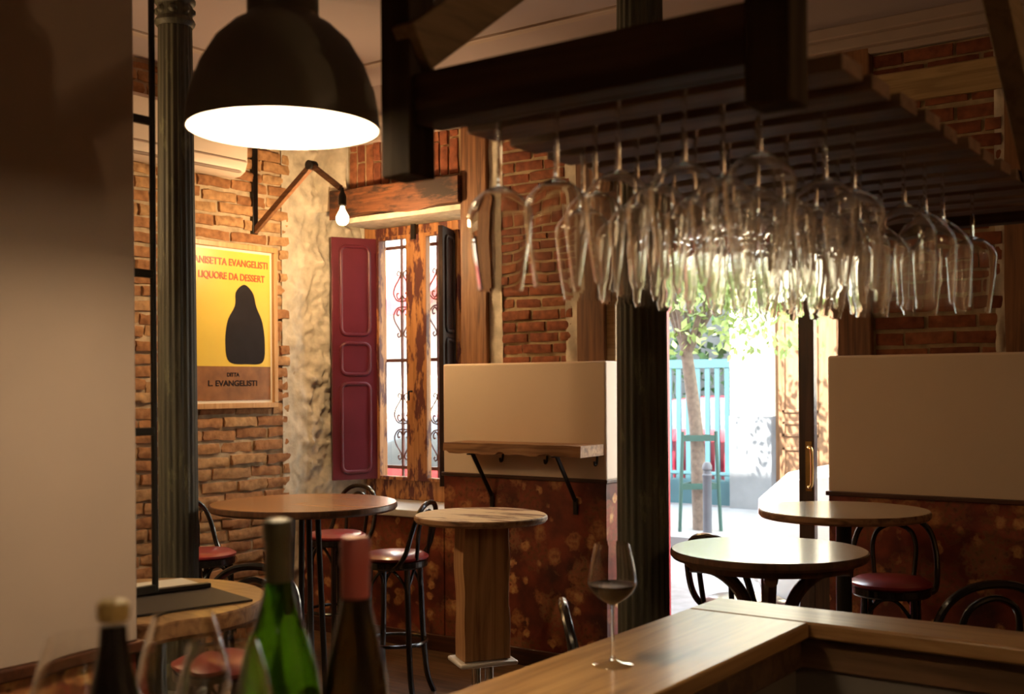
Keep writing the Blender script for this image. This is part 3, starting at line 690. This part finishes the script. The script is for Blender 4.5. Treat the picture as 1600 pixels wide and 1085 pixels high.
# ------------------------------------------------------------------ bar counter
t = thing('bar_counter', 'corner bar counter with a glossy grained wooden top', 'bar counter', (0, 0, 0))
B().box(-1.29, -.98, 1.18, 2.528, 1.062, 1.10).build('worktop', M['counter_l'], t, bevel=.006)
B().box(-1.29, 1.3, 2.53, 2.70, 1.062, 1.10).build('worktop', M['counter_c'], t, bevel=.006)
B().box(-1.25, -1.01, 1.18, 2.56, .985, 1.062).build('apron', M['counter_edge'], t, bevel=.003)
B().box(-1.25, 1.3, 2.56, 2.67, .985, 1.062).build('apron', M['counter_edge'], t, bevel=.003)
B().box(-1.24, -1.03, 1.18, 2.57, 0, .985).build('panel', M['counter_panel'], t)
B().box(-1.24, 1.3, 2.57, 2.66, 0, .985).build('panel', M['counter_panel'], t)
# bottle ledge at the viewer's end of the bar
t = thing('bottle_ledge', 'low service ledge the bottles stand on at the near end of the bar', 'ledge', (0, 0, 0))
B().box(-1.29, -.45, .35, 1.10, 1.14, 1.18).build('board', M['counter_l'], t, bevel=.004)
B().box(-1.25, -.5, .40, 1.06, 0, 1.14).build('cabinet', M['counter_panel'], t)

# ------------------------------------------------------------------ wine glasses
def glass_parts(t, rb, hb, rr, hs, rf, shoulder=.32, flip=False, pw=.62, n=40, fill=0, footmat='glass_bowl'):
    """upright: foot at 0, stem hs, bowl hb above it with its widest radius rb and rim radius rr; thin double wall"""
    K = 22; prof = []
    for i in range(1, K+1):
        u = (i/K)**1.25
        if u < shoulder: r = max(.006, rb*(1-(1-u/shoulder)**1.55)**pw)
        else:
            q = (u-shoulder)/(1-shoulder); r = rb+(rr-rb)*(q**1.25)
        prof.append((r, hs+hb*u))
    wall = lambda z: .0016-.0009*min(1, (z-hs)/(hb*.5))
    inner = [(0, hs+.005)]+[(max(r-wall(z), .001), max(z, hs+.0055)) for r, z in prof]
    full = [(.0045, hs)]+prof+inner[::-1]
    sg = (lambda z: -z) if flip else (lambda z: z)
    B().lathe([(r, sg(z)) for r, z in full], n).build('bowl', M['glass_bowl'], t, ang=1.0)
    B().lathe([(0, sg(hs+.001)), (.0045, sg(hs)), (.0038, sg(hs-.012)), (.0033, sg(hs*.55)), (.0036, sg(hs*.2)), (.007, sg(.010)), (0, sg(.010))], 12).build('stem', M['glass_stem'], t, ang=1.0)
    B().lathe([(0, sg(.0)), (rf, sg(.0)), (rf+.0008, sg(.001)), (rf, sg(.002)), (rf*.5, sg(.005)), (.010, sg(.009)), (.006, sg(.011)), (0, sg(.011))], n).build('foot', M[footmat], t, ang=1.0)
    if fill:
        pts = [(max(0, r+.0003), z) for r, z in inner if z < hs+hb*fill]; zt = hs+hb*fill
        B().lathe(pts+[(pts[-1][0], zt), (pts[-1][0]-.002, zt-.0006), (0, zt-.0006)], n).build('wine', M['wine'], t, ang=.9)
SLZ = 2.05
ORD = ['first','second','third','fourth','fifth','sixth','seventh','eighth','ninth','tenth']
protoA = thing('wine_glass', 'x', 'wine glass', group='glasses hanging from the rack'); glass_parts(protoA, .0485, .160, .034, .120, .034, .25, flip=True)
protoB = thing('wine_glass', 'x', 'wine glass', group='glasses hanging from the rack'); glass_parts(protoB, .0545, .170, .0495, .112, .034, .34, flip=True, pw=.75)
used = {'A': False, 'B': False}
ROWV = [1.4025]+[1.519+.122*k for k in range(9)]
for ri, v in enumerate(ROWV):
    if ri == 4: us = [-1.03, -.925, -.82, -.716]
    elif ri == 6: us = [-1.045, -.942, -.834, -.720, -.601]
    elif ri in (5, 7): us = [-1.045, -.940, -.834, -.720, -.601]
    elif ri == 8: us = [-1.03, -.91, -.79]
    elif ri == 1: us = [-.93, -.82, -.716]
    else: us = [-1.03, -.925, -.82, -.716, -.606]
    for k, u in enumerate(us):
        big = (ri in (5, 6, 7) and u > -.725)
        key = 'B' if big else 'A'; pr = protoB if big else protoA
        if used[key]: o = copy_tree(pr)
        else: o = pr; used[key] = True
        o.location = (u+random.uniform(-.0015, .0015), v, SLZ+.022+.0050); o.rotation_euler = (0, 0, random.uniform(0, 6))
        o['label'] = f'clear glass hanging upside down, {ORD[ri]} row behind front beam, {ORD[k]} from the lamp end'
# the filled glass on the counter
t = thing('wine_glass', 'stemmed wine glass of red wine standing upright on the bar counter', 'wine glass', (-1.15, 1.93, TZ))
glass_parts(t, .0485, .122, .034, .118, .040, .37, fill=.34, footmat='glass_foot', pw=.7)
# near glasses by the bottles
g0 = None
for x, y, lab in ((-1.028, .678, 'empty wine glass standing in front of the white wall beside the black bottle'), (-1.033, .809, 'empty wine glass between the black bottle and the green bottle, before the menu table'),
                  (-.894, .749, 'empty wine glass directly in front of the green bottle')):
    if g0 is None:
        g0 = o = thing('wine_glass', lab, 'wine glass', group='empty glasses by the bottles'); glass_parts(o, .052, .13, .033, .09, .038, .40)
    else: o = copy_tree(g0)
    o['label'] = lab; o.location = (x, y, 1.18)

# ------------------------------------------------------------------ bottles
def bottle(label, loc, prof, m, caprof, cm, capname, rings=()):
    t = thing('wine_bottle', label, 'bottle', loc, group=None)
    B().lathe(prof, 48).build('body', m, t, ang=1.0)
    B().lathe(caprof, 40).build(capname, cm, t, ang=.7)
    return t
def shoulder(h, pts):
    r = pts[0][0]; c = smoothpts([(a, 0, z) for a, z in pts], 4)
    return [(0,0),(r*.9,0),(r,.006)]+[(p.x, p.z) for p in c]+[(pts[-1][0]-.0006, h-.02), (0, h-.02)]
bottle('green glass wine bottle with an olive capsule, tallest on the ledge', (-.940, .864, 1.18), shoulder(.325, [(.0465,.118),(.0458,.135),(.0408,.165),(.0327,.193),(.0235,.221),(.0172,.245),(.0148,.265)]), M['green_glass'],
       [(.0150,.255),(.0155,.258),(.0147,.300),(.0160,.303),(.0163,.318),(.0155,.324),(.012,.3262),(0,.3265)], M['capsule_green'], 'capsule')
bottle('dark wine bottle sealed in pink wax standing beside the green bottle', (-.872, .914, 1.18), shoulder(.306, [(.0368,.11),(.0358,.132),(.0318,.164),(.0258,.192),(.0190,.220),(.0155,.238),(.0142,.25)]), M['dark_glass'],
       [(.0150,.238),(.0158,.241),(.0155,.272),(.0172,.277),(.0170,.283),(.0160,.287),(.0165,.300),(.014,.306),(0,.3075)], M['wax_pink'], 'wax_seal')
bottle('black wine bottle with a yellow wax top in front of the white wall', (-.870, .606, 1.18), shoulder(.283, [(.037,.10),(.0362,.135),(.030,.17),(.0215,.2017),(.0158,.227),(.0128,.245),(.0120,.255)]), M['black_glass'],
       [(.0118,.266),(.0135,.268),(.0140,.274),(.0132,.282),(.010,.2845),(0,.2848)], M['wax_yellow'], 'wax_seal')

# ------------------------------------------------------------------ hanging rack
t = thing('glass_rack', 'dark slatted timber rack hanging over the bar, full of upturned glasses', 'glass rack', (0, 0, 0))
B().box(-1.13, -.588, 1.320, 1.366, 2.05, 2.128).build('front_beam', M['rack'], t, bevel=.003)
B().box(-1.13, -.588, 1.366, 1.384, 2.05, 2.072).build('front_ledge', M['rack'], t, bevel=.002)
B().box(-1.15, -.52, 2.868, 2.92, 2.03, 2.11).build('back_beam', M['rack'], t, bevel=.003)
for k in range(12):
    y = 1.42+.122*k; dx = random.uniform(-.012, .012)
    B().box(-1.114+dx, -.5+random.uniform(-.006, .006), y, y+.076, 2.05, 2.072).build('slat', M['rack_slat_lit'], t, bevel=.002)
for x in (-1.098, -.662): B().box(x-.013, x+.013, 1.366, 2.87, 2.072, 2.130).build('side_rail', M['rack_y'], t, bevel=.003)
for x, y, z in ((-1.16, 1.34, 1.973), (-.557, 1.34, 1.995), (-1.18, 2.9, 1.97), (-.49, 2.9, 1.97)):
    B().box(x-.03, x+.03, y-.03, y+.03, z, HC).build('post', M['rack_v'], t, bevel=.003)
for x, y0, y1 in ((-1.135, 1.32, 2.1), (-.472, 2.66, 1.85)):
    z0 = 2.165 if x < -1 else 1.90
    B().beam((x, y0, z0), (x, y1, z0+abs(y1-y0)*(.7 if x < -1 else .85)), .045, .075).build('brace', M['rack_y'], t, bevel=.003)
    

# ------------------------------------------------------------------ pendant lamps
def pendant(label, loc, glow='glow'):
    t = thing('pendant_lamp', label, 'lamp', loc)
    R = .160
    out = [(R, 0), (R*1.0, .006), (R*.985, .03), (R*.94, .065), (R*.85, .105), (R*.70, .145), (R*.52, .172), (R*.40, .183), (R*.385, .187)]
    inn = [(r-.003, z) for r, z in out[::-1]]
    B().lathe(out, 56).lathe([(R*.385, .187), (R*.37, .19), (R*.37, .26), (R*.30, .29), (.02, .30), (0, .30)], 40).build('shade', M['lamp_out'], t)
    B().lathe(inn+[(R, 0)], 56).build('reflector', M['lamp_in'], t)
    B().lathe([(0, .084), (R-.028, .084), (R-.028, .088), (0, .09)], 56).build('diffuser', M[glow], t)
    B().tube([(0, 0, .30), (0, 0, HC-loc[2]-.02)], .005, 8).build('cord', M['iron'], t)
    B().lathe([(0, HC-loc[2]-.03), (.045, HC-loc[2]-.03), (.05, HC-loc[2]), (0, HC-loc[2])], 24).build('ceiling_rose', M['iron'], t)
    return t
pendant('grey dome pendant lamp glowing in front of the rack post', (-1.416, 1.32, 2.081))
pendant('grey dome pendant lamp hanging behind the bar', (.5, -.7, 2.45))
pendant('unseen dome pendant lamp added beyond the white wall to brighten the panels', (-4.2, 2.0, 2.45), 'glow_strong')  # unseen lamp, added to brighten the panels and the brick wall

# ------------------------------------------------------------------ the street outside
struct(B().box(-30, 15, 6.15, 7.3, -.2, -.05).build('pavement_near', M['pave']))
struct(B().box(-30, 15, 7.3, 11.4, -.3, -.16).build('road', M['road']))
struct(B().box(-30, 15, 11.4, 24, -.25, -.05).build('pavement_far', M['pave']))
b = B().box(-6.73, -6.12, 14.5, 15.1, 1.22, 8, 0).box(-4.7, 14, 14.5, 15.1, 1.22, 8, 0).box(-30, -9.45, 14.5, 15.1, 1.22, 8, 0).box(-6.12, -4.7, 14.5, 15.1, 2.75, 8, 0).box(-9.45, -6.73, 14.7, 15.1, 4.6, 8, 0)
b.box(-6.73, -6.12, 14.46, 15.1, -.05, 1.22, 1).box(-4.7, 14, 14.46, 15.1, -.05, 1.22, 1).box(-30, -9.45, 14.46, 15.1, -.05, 1.22, 1)
struct(b.build('wall_street', [M['facade'], M['stone']]))
d2 = struct(thing('door_2', None, None, (-5.41, 14.62, -.05)))
B().box(-.71, .71, 0, .06, 0, 2.8).build('door_slab', M['street_door'], d2)
for x in (-.36, .36):
    for z0, z1 in ((.12, .85), (1.0, 1.2), (1.32, 2.6)):
        b = B()
        for a in ((x-.25, x+.25, z0, z0+.04), (x-.25, x+.25, z1-.04, z1), (x-.25, x-.21, z0, z1), (x+.21, x+.25, z0, z1)): b.box(a[0], a[1], -.025, .0, a[2], a[3])
        b.build('door_panel', M['street_door'], d2, bevel=.006)
t = thing('street_gate', 'tall teal slatted metal gate across the street behind the tree', 'gate', (-8.09, 14.55, -.05))
for z0, z1 in ((.02,.36),(1.94,2.06),(.44,.48)): B().box(-1.34, 1.34, 0, .05, z0, z1).build('rail', M['teal'], t)
for k in range(18):
    x = -1.27+k*.15; B().box(x-.036, x+.036, .01, .04, .36, 1.95).build('slat', M['teal'], t)
b = B()
for k in range(17): b.lathe([(.03,-.008),(.042,-.008),(.042,.008),(.03,.008),(.03,-.008)], 12, (-1.195+k*.15, 0, 0))
for i in range(len(b.v)): x, y, z = b.v[i]; b.v[i] = (x, .025+z, .40+y)
b.build('ring_row', M['teal'], t)
struct(B().box(-10.5, -6.2, 19, 19.2, -.05, 4).build('wall_yard', M['stone']))
b = B()
for k in range(700):
    c = Vector((random.uniform(-10.2, -6.4), random.uniform(17.6, 18.8), random.uniform(.0, 2.9))); a, d = Vector((random.gauss(0,1), random.gauss(0,1), random.gauss(0,1))).normalized()*.12, Vector((random.gauss(0,1), random.gauss(0,1), random.gauss(0,1))).normalized()*.07
    b.add([c-a, c+d, c+a, c-d], [(0,1,2,3)])
tag(b.build('hedge', M['hedge'], smooth=False), 'dark green hedge in the yard behind the teal gate', 'hedge', kind='stuff')

t = thing('street_tree', 'slim young street tree with pale green leaves in front of the teal gate', 'tree', (-6.06, 12.13, -.05))
tp = smoothpts([(0.04,0,0),(.02,.0,.6),(-.02,.02,1.2),(-.10,.0,1.9),(-.14,0,2.15)], 5)
B().tube(tp, [.095-.03*i/(len(tp)-1) for i in range(len(tp))], 12).build('trunk', M['bark'], t)
tips = []
b = B()
for k in range(9):
    a = k*2.4; e = Vector((-.14+.95*math.cos(a)*random.uniform(.5,1), .9*math.sin(a)*random.uniform(.5,1), random.uniform(2.9, 3.9)))
    p = smoothpts([(-.12, 0, 2.05), tuple(Vector((-.14,0,2.1)).lerp(e, .45)+Vector((0,0,.12))), tuple(e)], 5); b.tube(p, [.045-.035*i/(len(p)-1) for i in range(len(p))], 7); tips += p[4:]
b.build('branches', M['bark'], t)
b = B()
for k in range(1500):
    c = random.choice(tips)+Vector((random.gauss(0,.30), random.gauss(0,.30), random.gauss(-.02,.30)))
    if c.z < 1.95: continue
    q = Vector((random.gauss(0,1), random.gauss(0,1), random.gauss(0,1))).normalized(); w = q.orthogonal().normalized(); s = random.uniform(.035, .075)
    b.add([c-q*s, c+w*s*.5, c+q*s, c-w*s*.5], [(0,1,2,3)])
for k in range(260):    # low twigs that hang towards the wooden door
    c = Vector((random.uniform(.35, 1.55), random.uniform(-.3,.3), 2.75-random.random()**1.5*.75)); q = Vector((random.gauss(0,.6), random.gauss(0,.6), -1)).normalized(); w = q.orthogonal().normalized(); s = random.uniform(.035, .07)
    b.add([c-q*s, c+w*s*.5, c+q*s, c-w*s*.5], [(0,1,2,3)])
b.build('foliage', M['leaf'], t, smooth=False)
t = thing('tree_guard', 'green wooden stakes with cross ties guarding the young street tree', 'tree guard', (-6.06, 12.13, -.05))
sp = [(-.071,-.261),(.266,.007),(-.117,.248)]
for x, y in sp: B().tube([(x*1.12, y*1.12, 0), (x*.9, y*.9, 1.16)], .022, 10).build('stake', M['stake'], t)
for z in (.52, 1.08):
    for i in range(3):
        k = 1-.16*z; p, q = sp[i], sp[(i+1) % 3]
        B().beam((p[0]*k*1.12, p[1]*k*1.12, z), (q[0]*k*1.12, q[1]*k*1.12, z), .018, .07).build('tie', M['stake'], t)
t = thing('bollard', 'short grey metal bollard on the pavement in front of the tree', 'bollard', (-5.70, 11.66, -.05))
B().lathe([(0,0),(.058,0),(.058,.03),(.05,.04),(.05,.66),(.056,.67),(.056,.69),(.046,.70),(.046,.74),(.056,.75),(.055,.79),(.035,.83),(0,.835)], 24).build('post', M['bollard'], t)

def car(label, loc, rz, m, glass=True):
    """small hatchback, nose towards -x, built by lofting rings along its length"""
    t = thing('parked_car', label, 'car', loc, rz)
    st = [(-2.0,.34,.76,.80,.55,.30),(-1.94,.24,.88,.92,.72,.46),(-1.74,.20,1.00,1.06,.82,.62),(-1.35,.19,1.05,1.13,.85,.66),(-.90,.19,1.08,1.18,.86,.67),(-.30,.19,1.09,1.54,.87,.60),(.35,.19,1.10,1.60,.87,.60),
          (1.05,.19,1.10,1.58,.87,.59),(1.55,.20,1.08,1.42,.85,.58),(1.85,.24,1.02,1.10,.80,.60),(1.98,.34,.90,.94,.70,.50)]
    vs = []; n = 12
    for x, zb, zs, zr, w, wr in st:
        ring = [(-w*.86, zb), (-w, zb+.12), (-w*1.0, (zb+zs)/2), (-w*.97, zs), (-wr*1.02, zs+(zr-zs)*.88), (-wr*.6, zr), (wr*.6, zr), (wr*1.02, zs+(zr-zs)*.88), (w*.97, zs), (w, (zb+zs)/2), (w, zb+.12), (w*.86, zb)]
        vs += [(x, y, z) for y, z in ring]
    fs = []; ms = []
    for i in range(len(st)-1):
        for k in range(n):
            k2 = (k+1) % n; fs.append((i*n+k, i*n+k2, (i+1)*n+k2, (i+1)*n+k))
            ms.append(1 if ((k in (3, 7) and 4 <= i <= 7) or (k in (4, 5, 6) and i in (4, 8))) else 0)
    fs += [tuple(range(n)), tuple(range((len(st)-1)*n, len(st)*n))]; ms += [0, 0]
    b = B(); b.add(vs, fs); b.m = ms; o = b.build('body', [m, M['car_glass']], t, ang=.9)
    for x in (-1.25, 1.25):
        for y in (-.80, .80):
            b = B().lathe([(0,-.10),(.24,-.10),(.30,-.08),(.30,.08),(.24,.10),(0,.10)], 28)
            b.v = [(x+p, y+r, .30+q) for p, q, r in b.v]; w = b.build('wheel', M['rubber'], t)
            b = B().lathe([(0,-.112),(.06,-.118),(.19,-.108),(.20,-.098),(0,-.098)], 20); s = 1 if y < 0 else -1
            b.v = [(x+p, y+r*s, .30+q) for p, q, r in b.v]; b.build('hubcap', M['plate'], w)
    for y in (-.56, .56):
        b = B().lathe([(0,.03),(.06,.024),(.10,.0),(.105,-.03),(0,-.04)], 20); b.v = [(-1.90-r, y+p, .74+q*.85) for p, q, r in b.v]; b.build('headlight', M['lens'], t)
    B().box(-2.03, -1.95, -.6, .6, .32, .46).build('bumper', m, t, bevel=.02)
    return t
car('white car parked outside the open door, only its bonnet in view', (-1.42, 8.40, -.16), 0, M['car_white']).scale = (1, 1, 1.12)
car('red car parked outside the window behind the iron grille', (-6.9, 8.5, -.16), 0, M['car_red'])
car('red car standing in the yard behind the teal gate slats', (-8.3, 16.6, -.12), 0, M['car_dark_red'])
t = thing('shop_awning', 'faded red awning on the house front seen through the window', 'awning', (-12.7, 14.5, 3.0))
b = B().add([(-1.2,0,.55),(1.2,0,.55),(1.2,-.9,.05),(-1.2,-.9,.05),(-1.2,0,.5),(1.2,0,.5),(1.2,-.9,-.2),(-1.2,-.9,-.2)], [(0,1,2,3),(4,7,6,5),(2,6,7,3),(0,3,7,4),(1,5,6,2),(0,4,5,1)])
b.build('canopy', M['awning'], t)
for x in (-1.1, 1.1): B().tube([(x, -.88, .0), (x, .02, .12)], .015).build('arm', M['iron'], t)
